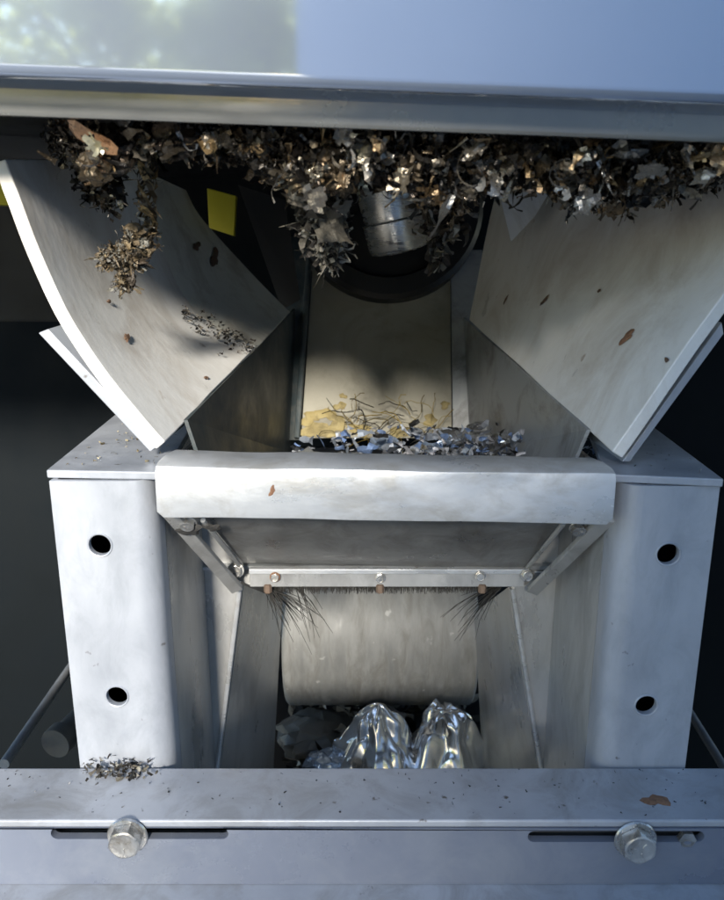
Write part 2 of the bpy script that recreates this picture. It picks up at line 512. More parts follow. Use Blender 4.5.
# ------------------------------------------------------------------ support posts (folded channels)
YP = 0.480
def circle(c, r, n=20):
    return [(c[0] + r * math.cos(2 * PI * k / n), c[1], c[2] + r * math.sin(2 * PI * k / n)) for k in range(n)]
def make_post(xo, xi, ztop, holes, side, label):
    t = thing('support_post', ((xo + xi) / 2, YP, GROUND), label, 'post', 'upright posts either side of the hopper')
    s = side                    # +1: inner edge lies towards +x
    rb = 0.016
    bm = bmesh.new()
    slab(bm, [(xo, YP, ztop), (xi - s * rb, YP, ztop), (xi - s * rb, YP, GROUND), (xo, YP, GROUND)], (0, 0.004, 0),
         [circle(h, 0.0078) for h in holes])
    build('front_face', bm, M['post'], t, smooth=30)
    for h in holes:
        bm = bmesh.new()
        lathe(bm, [(0.0079, -0.002), (0.0079, 0.0006), (0.0086, 0.0009), (0.0092, 0.0002), (0.0092, -0.001)], 24, frame_to((h[0], YP, h[2]), (0, -1, 0)))
        build('hole_rim', bm, M['post'], t, smooth=50)
    bm = bmesh.new()            # rounded inner fold and the return behind it
    prof = [(xi - s * rb, YP)]
    for k in range(1, 9):
        a = PI / 2 * k / 8
        prof.append((xi - s * rb + s * rb * math.sin(a), YP + rb - rb * math.cos(a)))
    prof.append((xi, YP + 0.026))
    inn = [(x - s * 0.004 * (1 if i > 0 else 0), y + 0.004 * (1 if i < len(prof) - 1 else 0)) for i, (x, y) in enumerate(prof)]
    loop = prof + inn[::-1]
    slab(bm, [(x, y, GROUND) for x, y in loop], (0, 0, ztop - GROUND))
    build('inner_fold', bm, M['post'], t, smooth=30)
    bm = bmesh.new()
    slab(bm, [(xo, YP + 0.0042, ztop), (xo, YP + 0.06, ztop), (xo, YP + 0.06, GROUND), (xo, YP + 0.0042, GROUND)], (s * 0.004, 0, 0))
    build('outer_return', bm, M['post'], t, smooth=30)
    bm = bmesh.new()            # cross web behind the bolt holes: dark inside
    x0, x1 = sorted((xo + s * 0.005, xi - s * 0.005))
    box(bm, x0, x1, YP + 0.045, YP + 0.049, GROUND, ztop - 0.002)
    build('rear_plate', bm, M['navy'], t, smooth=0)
    return t
zt = P(100, 481, YP).z
xoL, xiL = P(49, 480, YP).x, -0.1455
xoR, xiR = P(720, 487, YP).x, 0.1795
postL = make_post(xoL, xiL, zt, [P(100, 545, YP), P(117, 696, YP)], 1, 'pale grey steel post with two bolt holes, shreds piled at its foot')
postR = make_post(xoR, xiR, P(665, 486, YP).z, [P(668, 554, YP), P(646, 705, YP)], -1, 'blue grey steel post with two bolt holes, clean at its foot')
# shelf plates capping the posts
def make_shelf(pts, th, label, par):
    bm = bmesh.new()
    slab(bm, pts, (0, 0, -th))
    return build('top_plate', bm, M['post'], par, bevel=0.0012)
zt2 = zt + 0.0065
q = lambda px, py, z: Vector((lambda d: ((px - 362) / F * d, d * (math.cos(PITCH) - (py - 450) / F * math.sin(PITCH)), z))(-z / (math.sin(PITCH) + (py - 450) / F * math.cos(PITCH))))
make_shelf([q(46, 470, zt2), q(166, 472, zt2), q(196, 417, zt2), q(118, 412, zt2)], 0.006, 0, postL)
zr2 = P(665, 486, YP).z + 0.0065
make_shelf([q(606, 474, zr2), q(724, 479, zr2), q(650, 424, zr2), q(585, 420, zr2)], 0.006, 0, postR)

# ------------------------------------------------------------------ hopper
YH = 0.474
zf0, zf1 = P(380, 467, YH).z, P(380, 515, YH).z
hop = thing('feed_hopper', (0.02, 0.6, GROUND), 'dirty steel feed hopper with a folded front lip and sloping front wall', 'hopper')
xl, xr = P(157, 490, YH).x, P(614, 490, YH).x
bm = bmesh.new()
rows = []
ny = [(0.513, zf0 - 0.001), (0.495, zf0 + 0.0005), (YH + 0.0035, zf0), (YH + 0.0008, zf0 - 0.0010), (YH, zf0 - 0.0040), (YH - 0.001, zf1 + 0.004), (YH, zf1)]
grid = []
for i in range(25):
    t = i / 24
    row = []
    for k, (yy, zz) in enumerate(ny):
        ins = [0.004, 0.002, 0.001, 0.0005, 0.0, 0.0, 0.004][k]
        x = lerp(xl + ins, xr - ins, t)
        row.append(Vector((x, yy + 0.0015 * mnoise.noise(Vector((x * 14, k * .3, 1))), zz - 0.0055 * t + 0.0012 * mnoise.noise(Vector((x * 18, k * .2, 5))))))
    grid.append(row)
sheet(bm, grid, -0.003)
build('front_lip', bm, M['flap'], hop, bevel=0.0006, smooth=50)
# sloping front wall (seen from below)
YBAR = 0.605
A = P(186, 512, YH + 0.012); B = P(590, 516, YH + 0.012)
Cc = P(529, 568, YBAR); D = P(243, 563, YBAR)
A.z = B.z = zf1 + 0.010
bm = bmesh.new()
slab(bm, [A, B, Cc, D], (0, 0.003, 0.003))
build('front_wall', bm, M['hopper'], hop, bevel=0.0006)
# side gussets
for (a0, a1, b0, b1) in (((158, 512), (176, 514), (243, 590), (232, 594)), ((616, 522), (598, 522), (527, 592), (537, 596))):
    bm = bmesh.new()
    slab(bm, [P(*a0, YH + 0.016), P(*a1, YH + 0.016), P(*b0, YBAR - 0.006), P(*b1, YBAR - 0.006)], (0, 0.003, 0.003))
    build('gusset', bm, M['inner'], hop, bevel=0.0008)
for (a, b) in (((203, 520), (240, 566)), ((563, 524), (527, 568))):
    bm = bmesh.new()
    pa, pb = P(*a, YH + 0.030), P(*b, YBAR - 0.004)
    tube(bm, [pa, pb], 0.0020, 8)
    build('weld_seam', bm, M['inner'], hop)
# bottom bar
bm = bmesh.new()
z0 = P(385, 568, YBAR - 0.004).z; z1 = P(385, 573, YBAR - 0.004).z
xa, xb = P(250, 570, YBAR).x, P(524, 570, YBAR).x
box(bm, xa, xb, YBAR - 0.007, YBAR, z1, z0)
build('edge_rail', bm, M['flap'], hop, bevel=0.0008)
bm = bmesh.new()
box(bm, xa, xb, YBAR - 0.004, YBAR + 0.002, P(385, 585, YBAR).z, z1 - 0.0002)
build('clamp_bar', bm, M['inner'], hop, bevel=0.0006)
for px, py, sc, rusty in ((275, 577, .28, True), (380, 578, .28, False), (480, 576, .30, False), (527, 575, .36, False), (236, 570, .44, False)):
    hex_bolt(hop, P(px, py, YBAR - 0.0075), (0, -1, 0.1), sc, random.random(), rusty)
for px, py in ((188, 522), (578, 527)):
    hex_bolt(hop, P(px, py, YH + 0.034), (0, -0.8, -0.5), 0.42, random.random())
for px in (268, 380, 482):
    bm = bmesh.new()
    lathe(bm, [(0, 0), (0.0036, 0), (0.0036, 0.006), (0.0026, 0.0075), (0, 0.0075)], 6, frame_to(P(px, 592, YBAR - 0.004), (0, 0, 1)))
    build('lock_nut', bm, M['dull_rust'], hop)
bm = bmesh.new()
patch(bm, P(272, 491, YH - 0.0030), (0, -1, 0), .0034, .0004, 8, .6, 1.2)
build('rust_patch', bm, M['rust'], hop)
for px, py, r in ((190, 530, .0085), (212, 527, .006)):
    bm = bmesh.new()
    patch(bm, P(px, py, YH + 0.036), (0, -0.9, -0.4), r, 0.002, px, 0.7)
    build('tar_blob', bm, M['rubber'], hop)  # black patch painted in for the dark of a hole by the bolt
# hopper interior: floor, side walls, rear belt plate, end plates
bl0, bl1 = P(165, 442, 0.500), P(290, 312, 0.966)      # lower edge of the chute, left
br0, br1 = P(612, 452, 0.500), P(469, 320, 0.966)      # and right
ZFL = -0.262
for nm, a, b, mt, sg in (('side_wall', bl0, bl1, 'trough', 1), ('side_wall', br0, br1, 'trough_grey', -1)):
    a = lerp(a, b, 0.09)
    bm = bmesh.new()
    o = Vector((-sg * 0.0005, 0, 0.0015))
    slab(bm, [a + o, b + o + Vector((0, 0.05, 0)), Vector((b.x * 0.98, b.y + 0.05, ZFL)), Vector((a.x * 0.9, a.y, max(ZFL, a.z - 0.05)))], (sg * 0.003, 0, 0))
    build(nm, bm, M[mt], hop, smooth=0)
bm = bmesh.new()
slab(bm, [P(301, 438, 0.93), P(452, 438, 0.93), P(450, 262, 1.06), P(313, 262, 1.06)], (0, 0.006, -0.002))
build('rear_plate', bm, M['belt'], hop, bevel=0.001)
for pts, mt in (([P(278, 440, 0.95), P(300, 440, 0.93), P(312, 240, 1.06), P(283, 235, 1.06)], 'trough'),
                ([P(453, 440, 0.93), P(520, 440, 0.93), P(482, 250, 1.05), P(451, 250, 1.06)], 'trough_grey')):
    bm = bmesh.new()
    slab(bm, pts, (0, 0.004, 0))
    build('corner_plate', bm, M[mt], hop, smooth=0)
bm = bmesh.new()
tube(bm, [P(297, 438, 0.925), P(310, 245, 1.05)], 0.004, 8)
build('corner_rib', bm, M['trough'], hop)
bm = bmesh.new()
slab(bm, [(-0.135, 0.615, ZFL), (0.175, 0.615, ZFL), (0.13, 0.98, ZFL), (-0.09, 0.98, ZFL)], (0, 0, -0.004))
build('floor_plate', bm, M['trough_grey'], hop, smooth=0)
bm = bmesh.new()
slab(bm, [P(250, 585, YBAR + 0.004), P(525, 585, YBAR + 0.004), (0.175, 0.618, ZFL - 0.0045), (-0.135, 0.618, ZFL - 0.0045)], (0, 0.003, 0))
build('throat_plate', bm, M['hopper'], hop, smooth=0)

# ------------------------------------------------------------------ lower chamber below the hopper
ch = thing('discharge_housing', (0.02, 0.62, GROUND), 'stained steel discharge housing below the hopper, open around the roller', 'housing')
YC = 0.622
OL0, OL1 = P(240, 586, YC), P(217, 770, YC)
OR0, OR1 = P(512, 588, YC), P(541, 770, YC)
def ext(a, b, z):
    t = (z - a.z) / (b.z - a.z)
    return a + (b - a) * t
ZB = -0.66
for sg, xi, o0, o1 in ((1, xiL, OL0, OL1), (-1, xiR, OR0, OR1)):
    lo = Vector((o1.x, YC, ZB))
    bm = bmesh.new()
    slab(bm, [Vector((xi - sg * 0.02, YC, zt - 0.02)), Vector((xi + sg * 0.05, YC, zt - 0.02)), o0, o1, lo, Vector((xi - sg * 0.02, YC, ZB))], (0, 0.003, 0))
    build('face_panel', bm, M['inner'], ch, smooth=0)
    bm = bmesh.new()            # folded edge of the opening
    tube(bm, [o0 + Vector((0, -0.001, 0)), o1 + Vector((0, -0.001, 0)), lo + Vector((0, -0.001, 0))], 0.0024, 8)
    build('folded_edge', bm, M['flap'], ch)
    bm = bmesh.new()            # liner between post and face panel
    slab(bm, [(xi, YP + 0.027, zt - 0.004), (xi, YC - 0.0005, zt - 0.004), (xi, YC - 0.0005, ZB), (xi, YP + 0.027, ZB)], (-sg * 0.003, 0, 0))
    build('liner', bm, M['inner'], ch, smooth=0)
    bm = bmesh.new()            # horizontal rail
    pa = P(150 if sg > 0 else 618, 568 if sg > 0 else 572, YC - 0.004); pb = P(226 if sg > 0 else 534, 569 if sg > 0 else 572, YC - 0.004)
    x0, x1 = sorted((pa.x, pb.x))
    box(bm, x0, x1, YC - 0.006, YC - 0.0005, pa.z - 0.0015, pa.z + 0.0015)
    build('rail', bm, M['flap'], ch, bevel=0.0004)
    bm = bmesh.new()            # cheek leading back to the roller
    if sg > 0: i0, i1 = P(280, 600, 0.80), P(271, 770, 0.80)
    else: i0, i1 = P(477, 612, 0.80), P(485, 770, 0.80)
    dy = Vector((0, 0.0035, 0))
    ea = [lerp(o0, o1, k / 6) + dy for k in range(7)] + [lo + dy]
    eb = [lerp(i0, i1, k / 6) for k in range(7)] + [Vector((i1.x, i1.y, ZB))]
    sheet(bm, [[lerp(a, b, j / 6) for j in range(7)] for a, b in zip(ea, eb)], 0.003 * sg)
    build('cheek_plate', bm, M['inner'], ch, smooth=0)
bm = bmesh.new()
box(bm, -0.25, 0.29, 0.63, 1.10, ZB - 0.006, ZB)
build('tray', bm, M['black'], ch, smooth=0)
bm = bmesh.new()
box(bm, -0.25, 0.29, 1.10, 1.106, ZB, -0.27)
build('end_plate', bm, M['black'], ch, smooth=0)

# roller
rol = thing('roller', (0.02, 0.91, -0.58), 'wide dull grey steel roller behind the brush strip', 'roller')
rx0, rx1 = P(281, 650, 0.80).x, P(480, 650, 0.80).x
bm = bmesh.new()
prof = [(0, 0), (0.106, 0), (0.1095, 0.003)] + [(0.110 + 0.0004 * math.sin(i * 2.3), 0.006 + (rx1 - rx0 - 0.012) * i / 30) for i in range(31)] + [(0.1095, rx1 - rx0 - 0.003), (0.106, rx1 - rx0), (0, rx1 - rx0)]
lathe(bm, prof, 96, frame_to((rx0, 0.91, -0.468), (1, 0, 0)))
build('drum_shell', bm, M['roller'], rol, smooth=40)
bm = bmesh.new()
tube(bm, [(rx0 - 0.03, 0.91, -0.468), (rx1 + 0.03, 0.91, -0.468)], 0.02, 20)
build('shaft', bm, M['rod'], rol)

# brush strip under the hopper with loose tufts at its ends
br = thing('brush_strip', P(385, 590, YBAR + 0.006), 'black bristle strip clamped under the hopper wall with splayed ends', 'brush')
bm = bmesh.new()
rnd = random.Random(3)
for i in range(1100):
    x = lerp(P(262, 588, YBAR).x, P(488, 588, YBAR).x, rnd.random())
    a = Vector((x, YBAR + 0.0035 + rnd.uniform(-.001, .001), P(385, 583, YBAR).z))
    tube(bm, [a, a + Vector((rnd.uniform(-.002, .002), rnd.uniform(0, .003), -rnd.uniform(.006, .013)))], [0.0004, 0.0002], 3)
tag(build('bristles', bm, M['bristle'], br, smooth=0), kind='stuff')
def tuft(p0, dirs, n, ln, seed):
    bm = bmesh.new()
    rnd = random.Random(seed)
    for i in range(n):
        d = (Vector(dirs) + Vector((rnd.gauss(0, .16), rnd.gauss(0, .2), rnd.gauss(0, .22)))).normalized()
        p = Vector(p0) + Vector((rnd.uniform(-.004, .004), rnd.uniform(-.003, .003), rnd.uniform(-.002, .002)))
        l = ln * rnd.uniform(0.4, 1.1)
        pts = [p + d * l * t + Vector((rnd.gauss(0, .03), rnd.gauss(0, .03), -0.25)) * l * t * t for t in (0, .33, .66, 1)]
        tube(bm, pts, [0.0004, 0.0004, 0.0003, 0.0002], 3)
    tag(build('bristle_tuft', bm, M['bristle'], br, smooth=0), kind='stuff')
tuft(P(268, 588, YBAR + 0.003), (0.40, 0.25, -0.50), 46, 0.055, 1)
tuft(P(300, 588, YBAR + 0.003), (0.3, 0.25, -0.7), 12, 0.045, 5)
tuft(P(497, 588, YBAR + 0.003), (-0.50, 0.25, -0.42), 24, 0.055, 2)

# ------------------------------------------------------------------ chute sheets
def off(pts, d): return [p + d for p in pts]
frontL = [P(165, 442, .500), P(132, 404, .500), P(98, 360, .500), P(66, 308, .500), P(40, 252, .500), P(22, 204, .500), P(12, 178, .500), P(5, 158, .500)]
frontL = interp(frontL, 22)
midL = [P(256, 346, .769), P(232, 336, .769), P(206, 320, .769), P(184, 296, .769), P(168, 262, .769), P(158, 225, .769), P(150, 190, .769), P(145, 165, .769)]
midL = interp(midL, 22)
clL = thing('chute_sheet', bl0, 'thick curved pale chute sheet with bright white edge and a hanging nest above it', 'chute')
bm = bmesh.new()
grid = [[lerp(frontL[i], midL[i], j / 10) + Vector((0, 0, 0.0015 * mnoise.noise(Vector((i * .3, j * .35, 2))))) for j in range(11)] for i in range(22)]
sheet(bm, grid, 0.0095)
build('curved_sheet', bm, M['chute'], clL, bevel=0.0012, smooth=60)
backL = [P(290, 312, .966), P(262, 284, .966), P(232, 252, .966), P(200, 216, .966), P(186, 190, .966)]
backL = interp(backL, 22)
m2 = [p + Vector((-0.002, 0.0005, -0.005)) for p in midL]
bm = bmesh.new()
grid = [[lerp(m2[i], backL[i], j / 8) for j in range(9)] for i in range(22)]
sheet(bm, grid, 0.006)
build('rear_sheet', bm, M['chute2'], clL, bevel=0.0008, smooth=50)
bm = bmesh.new()                # straight flange under the curved sheet
slab(bm, [P(38, 333, .515), P(48, 329, .515), P(158, 446, .515), P(150, 452, .515)], (0.02, 0.14, 0.012))
build('support_flange', bm, M['post'], clL, bevel=0.0008)

frontR = interp([P(612, 452, .500), P(650, 397, .500), P(690, 341, .500), P(728, 287, .500), P(766, 226, .500), P(796, 160, .500), P(806, 120, .500)], 16)
backR = interp([P(469, 320, .966), P(474, 296, .966), P(479, 270, .966), P(484, 244, .966), P(490, 216, .966), P(496, 190, .966), P(500, 165, .966)], 16)
clR = thing('chute_sheet', br0, 'flat pale chute sheet with a round rust spot and dark scrapes', 'chute')
bm = bmesh.new()
grid = [[lerp(frontR[i], backR[i], j / 10) + Vector((0, 0, 0.0015 * mnoise.noise(Vector((i * .3, j * .3, 9))))) for j in range(11)] for i in range(16)]
sheet(bm, grid, -0.010)
build('inclined_sheet', bm, M['chute'], clR, bevel=0.0012, smooth=60)
bm = bmesh.new()
slab(bm, [P(622, 462, .512), P(630, 462, .512), P(724, 334, .512), P(722, 322, .512)], (-0.02, 0.14, 0.012))
build('support_flange', bm, M['post'], clR, bevel=0.0008)
def on_grid(f, b, s, t):
    i = s * (len(f) - 1); k = min(int(i), len(f) - 2)
    p = lerp(lerp(f[k], f[k + 1], i - k), lerp(b[k], b[k + 1], i - k), t)
    du = lerp(f[k + 1] - f[k], b[k + 1] - b[k], t)
    dv = lerp(b[k] - f[k], b[k + 1] - f[k + 1], i - k)
    return p, du.cross(dv).normalized(), du.normalized(), dv.normalized()
def find(f, b, px, py):
    best = None
    for i in range(61):
        for j in range(61):
            p, n, u, v = on_grid(f, b, i / 60, j / 60)
            d = p.y * math.cos(PITCH) - p.z * math.sin(PITCH)
            X = 362 + F * p.x / d; Yp = 450 + F * (-(p.z * math.cos(PITCH) + p.y * math.sin(PITCH))) / d
            e = (X - px) ** 2 + (Yp - py) ** 2
            if best is None or e < best[0]: best = (e, p, n, u, v)
    return best[1:]
for f, b, par, lst in ((frontL, midL, clL, ((126, 341, .007, 'scab', .35, 0.5), (108, 300, .003, 'scab', .6, 0), (205, 380, .003, 'scab', .6, 0))),
                       (frontR, backR, clR, ((627, 338, .0085, 'rust', .45, 0.8), (545, 300, .006, 'scab', .4, 0.8), (508, 300, .006, 'scab', .2, 1.2), (668, 360, .0022, 'scab', .8, 0), (600, 290, .002, 'scab', .8, 0)))):
    for px, py, r, mt, sq, ro in lst:
        p, n, u, v = find(f, b, px, py)
        if n.dot(-p) < 0: n = -n
        bm = bmesh.new()
        patch(bm, p + n * 0.0012, n, r, 0.0012, px, sq, ro)
        build('rust_spot', bm, M[mt], par)

# ------------------------------------------------------------------ black drum and turned steel hub at the back
dr = thing('magnet_drum', P(392, 230, 1.02), 'black round drum in the dark behind the hanging shreds', 'drum')
c = P(388, 212, 1.06)
ax = Vector((0.0, -1, 0.25)).normalized()
bm = bmesh.new()
lathe(bm, [(0, -0.10), (0.125, -0.10), (0.128, -0.09), (0.128, 0.03), (0.122, 0.036), (0.100, 0.036), (0.096, 0.030), (0.096, 0.0), (0, 0.0)], 56, frame_to(c, ax))
build('drum_body', bm, M['black'], dr, smooth=40)
hub = P(397, 205, 0.99)
ax2 = Vector((0.22, 0.12, -1)).normalized()
bm = bmesh.new()
L0 = 0.095
lathe(bm, [(0, -0.06), (0.030, -0.06), (0.033, -0.02), (0.036, 0.0), (0.034, 0.028), (0.0335, 0.031), (0.0365, 0.033), (0.0345, 0.062), (0.033, 0.066), (0.026, 0.068), (0, 0.069)], 48, frame_to(P(388, 190, .86), ax2))
build('hub', bm, M['cone'], dr, smooth=30)

# ------------------------------------------------------------------ shredded metal
PAL = [(0.32, 0.25, 0.17), (0.20, 0.17, 0.13), (0.42, 0.37, 0.30), (0.10, 0.09, 0.08), (0.50, 0.47, 0.43), (0.36, 0.29, 0.20), (0.14, 0.12, 0.10), (0.26, 0.24, 0.22), (0.06, 0.055, 0.05)]
def flake(bm, lay, p, d, ln, w, rnd, curl=1.0, seg=5, col=None):
    """one torn, curled sliver of sheet metal"""
    d = Vector(d).normalized()
    side = d.orthogonal().normalized()
    side.rotate(Matrix.Rotation(rnd.uniform(0, 6.28), 3, d))
    col = col or rnd.choice(PAL)
    k = rnd.uniform(0.7, 1.25)
    col = (col[0] * k, col[1] * k, col[2] * k, 1)
    p = Vector(p)
    rows = []
    bend = rnd.uniform(-1, 1) * curl
    twist = rnd.uniform(-0.7, 0.7) * curl
    for i in range(seg + 1):
        t = i / seg
        ww = w * (0.45 + 0.75 * rnd.random()) * (1 - 0.45 * t)
        nrm = d.cross(side)
        rows.append([bm.verts.new(p - side * ww), bm.verts.new(p + nrm * ww * rnd.uniform(-.55, .55)), bm.verts.new(p + side * ww * rnd.uniform(.7, 1.2))])
        p = p + d * (ln / seg)
        d = d.copy()
        d.rotate(Matrix.Rotation(bend + rnd.gauss(0, .35) * curl, 3, side))
        side = side.copy()
        side.rotate(Matrix.Rotation(twist, 3, d))
        side = (side - d * side.dot(d)).normalized()
    for a, b in zip(rows, rows[1:]):
        for j in range(2):
            f = bm.faces.new((a[j], a[j + 1], b[j + 1], b[j]))
            for lp in f.loops: lp[lay] = col
def shred_bm():
    bm = bmesh.new()
    return bm, bm.loops.layers.color.new('Col')
def fbuild(name, bm, m, parent=None):
    me_bm = bm
    me = bpy.data.meshes.new(name)
    return build(name, me_bm, m, parent, smooth=22)

def zroof(x, y): return tilt((x, y, zb + 0.012)).z
# lower outline of the hanging mass, photo pixels
OUT = [(40, 128), (60, 165), (90, 175), (110, 182), (128, 168), (140, 148), (165, 148), (195, 155), (225, 160), (245, 150), (262, 175), (300, 200), (330, 200), (350, 190), (375, 182), (400, 185), (430, 205), (455, 212), (480, 200), (500, 188), (530, 188), (555, 195), (575, 215), (600, 205), (625, 212), (650, 200), (680, 196), (705, 190), (724, 182), (760, 175), (800, 170)]
def outline(px):
    for (a, ya), (b, yb) in zip(OUT, OUT[1:]):
        if a <= px <= b: return ya + (yb - ya) * (px - a) / (b - a)
    return 150
rnd = random.Random(11)
bm, lay = shred_bm()
n = 0
while n < 4200:
    px = rnd.uniform(45, 790)
    Y = rnd.uniform(0.445, 0.62)
    lim = outline(px) + rnd.gauss(0, 5)
    u = rnd.random()
    top = 112 + 0.034 * px
    py = top + (lim - top) * u
    if px < 250 and rnd.random() < 0.45: continue
    p = P(px, py, Y)
    if p.z > zroof(p.x, Y): p.z = zroof(p.x, Y) - rnd.uniform(0, .01)
    d = Vector((rnd.gauss(0, .8), rnd.gauss(0, .5), rnd.gauss(-0.5, .7)))
    s = rnd.uniform(.5, 1.0) if rnd.random() < .8 else rnd.uniform(1.0, 1.7)
    tone = 1.15 + 2.2 * mnoise.noise(p * 55)
    base = rnd.choice(PAL)
    tone = min(2.0, max(.2, tone))
    mean = (0.27, 0.24, 0.20)
    flake(bm, lay, p, d, 0.0080 * s, 0.0018 * s, rnd, 1.1, 4, tuple(tone * (.5 * b_ + .5 * m_) for b_, m_ in zip(base, mean)))
    n += 1
for i in range(900):                # long torn strips and stringy slivers
    px = rnd.uniform(60, 785)
    if px < 250 and rnd.random() < .5: continue
    Y = rnd.uniform(.44, .58)
    top = 114 + .034 * px
    p = P(px, lerp(top, outline(px) - 14, rnd.random()), Y)
    p.z = min(p.z, zroof(p.x, Y) - .001)
    k = max(.25, .9 + 1.6 * mnoise.noise(p * 45)) * rnd.uniform(.6, 1.4)
    col = rnd.choice([(0.36, 0.33, 0.29), (0.45, 0.43, 0.40), (0.28, 0.24, 0.19), (0.52, 0.51, 0.49), (0.38, 0.32, 0.23)])
    wd = rnd.choice([.0008, .0014, .0025, .0045])
    flake(bm, lay, p, (rnd.gauss(0, .6), rnd.gauss(0, .4), -1 + rnd.gauss(0, .6)), rnd.uniform(.012, .030), wd, rnd, .7, 7, tuple(min(.8, k * c_) for c_ in col))
def scrapsheet(bm, lay, c, r, rnd, col):
    '''a torn, crumpled piece of thin sheet'''
    N_ = 7
    o_ = Vector((rnd.uniform(0, 99), rnd.uniform(0, 99), rnd.uniform(0, 99)))
    q_ = Matrix.Rotation(rnd.gauss(0, .7), 3, 'Z') @ Matrix.Rotation(rnd.gauss(0, .8), 3, 'X') @ Matrix.Rotation(rnd.uniform(0, 6.28), 3, 'Y')
    asp = rnd.uniform(.45, 1.0)
    cur = rnd.uniform(-1.0, 1.0)
    vs = {}
    for i_ in range(N_):
        for j_ in range(N_):
            u_ = 2 * i_ / (N_ - 1) - 1; w_ = 2 * j_ / (N_ - 1) - 1
            rag = 1 + .35 * mnoise.noise(Vector((u_ * 2.2, w_ * 2.2, 0)) + o_)
            h_ = .75 * abs(mnoise.noise(Vector((u_ * .9, w_ * .9, 7)) + o_)) + .30 * abs(mnoise.noise(Vector((u_ * 2, w_ * 2, 3)) + o_)) + cur * .35 * u_ * u_
            vs[i_, j_] = bm.verts.new(c + q_ @ (Vector((u_ * rag * asp, -h_, w_ * rag)) * r))
    for i_ in range(N_ - 1):
        for j_ in range(N_ - 1):
            if i_ in (0, N_ - 2) and j_ in (0, N_ - 2): continue
            if (i_ in (0, N_ - 2) or j_ in (0, N_ - 2)) and rnd.random() < .3: continue
            f = bm.faces.new((vs[i_, j_], vs[i_ + 1, j_], vs[i_ + 1, j_ + 1], vs[i_, j_ + 1]))
            for lp in f.loops: lp[lay] = (*col, 1)
    for v in list(bm.verts)[-N_ * N_:]:
        if not v.link_faces: bm.verts.remove(v)
SILV = [(0.60, 0.55, 0.47), (0.50, 0.47, 0.42), (0.66, 0.63, 0.58), (0.42, 0.36, 0.27), (0.34, 0.31, 0.27), (0.55, 0.46, 0.35)]
for i in range(230):
    px = rnd.uniform(70, 785)
    if px < 250 and rnd.random() < .45: continue
    Y = rnd.uniform(.44, .57)
    top = 118 + .034 * px
    p = P(px, lerp(top, outline(px) - 4, rnd.random()), Y)
    p.z = min(p.z, zroof(p.x, Y) - .003)
    k = max(.3, .85 + 1.2 * mnoise.noise(p * 40))
    scrapsheet(bm, lay, p, rnd.uniform(.003, .0085), rnd, tuple(min(.8, k * c_) for c_ in rnd.choice(SILV)))
def chunk(bm, lay, c, r, rnd, col):
    t = bmesh.new()
    bmesh.ops.create_icosphere(t, subdivisions=3, radius=1.0)
    o_ = Vector((rnd.uniform(0, 99), rnd.uniform(0, 99), rnd.uniform(0, 99)))
    mp_ = {}
    sc = Vector((rnd.uniform(.7, 1.4), rnd.uniform(.5, .9), rnd.uniform(.7, 1.5)))
    for v in t.verts:
        d_ = v.co.normalized()
        h = 1 + .5 * (.4 - 1.7 * abs(mnoise.noise(d_ * 1.3 + o_))) + .4 * (.4 - 1.6 * abs(mnoise.noise(d_ * 3.1 + o_)))
        mp_[v] = bm.verts.new(c + Vector((d_.x * sc.x, d_.y * sc.y, d_.z * sc.z)) * h * r)
    for f in t.faces:
        g = bm.faces.new([mp_[v] for v in f.verts])
        for lp in g.loops: lp[lay] = (*col, 1)
    t.free()
for i in range(120):
    px = rnd.uniform(70, 780)
    if px < 250 and rnd.random() < .4: continue
    Y = rnd.uniform(.455, .60)
    top = 114 + .034 * px
    p = P(px, lerp(top, outline(px) - 8, rnd.random() ** .8), Y)
    p.z = min(p.z, zroof(p.x, Y) - .004)
    k = rnd.uniform(.5, 1.9)
    col = rnd.choice([(0.20, 0.17, 0.13), (0.28, 0.24, 0.19), (0.13, 0.11, 0.09), (0.34, 0.32, 0.28)])
    chunk(bm, lay, p, rnd.uniform(.004, .011), rnd, tuple(k * c_ for c_ in col))
tag(fbuild('shredded_metal', bm, M['shred']), 'ragged brown and silver mass of metal shreds clinging under the hood', 'metal shreds', kind='stuff')

# single large curls that stand out of the mass
for i in range(46):
    px = rnd.uniform(60, 715)
    Y = rnd.uniform(0.438, 0.50)
    py = lerp(125 + .034 * px, outline(px) + 3, rnd.uniform(.15, .95))
    bm, lay = shred_bm()
    col = rnd.choice([(0.58, 0.55, 0.50), (0.44, 0.39, 0.32), (0.66, 0.65, 0.63), (0.32, 0.29, 0.25), (0.48, 0.40, 0.30)])
    s = rnd.uniform(.8, 1.7)
    scrapsheet(bm, lay, P(px, py, Y), 0.0064 * s, rnd, tuple(.85 * c_ for c_ in col))
    o = fbuild('metal_curl', bm, M['shred'])
    tag(o, 'small torn curl of sheet metal caught in the shreds under the hood', 'metal curl', 'metal curls caught under the hood')
# copper coloured flake near the hood corner
bm, lay = shred_bm()
flake(bm, lay, P(68, 124, .445), (0.85, 0.05, -0.55), 0.030, 0.009, random.Random(6), 0.22, 6, (0.66, 0.52, 0.40))
tag(fbuild('copper_flake', bm, M['shred']), 'flat copper coloured flake hanging alone at the ragged edge', 'metal flake')

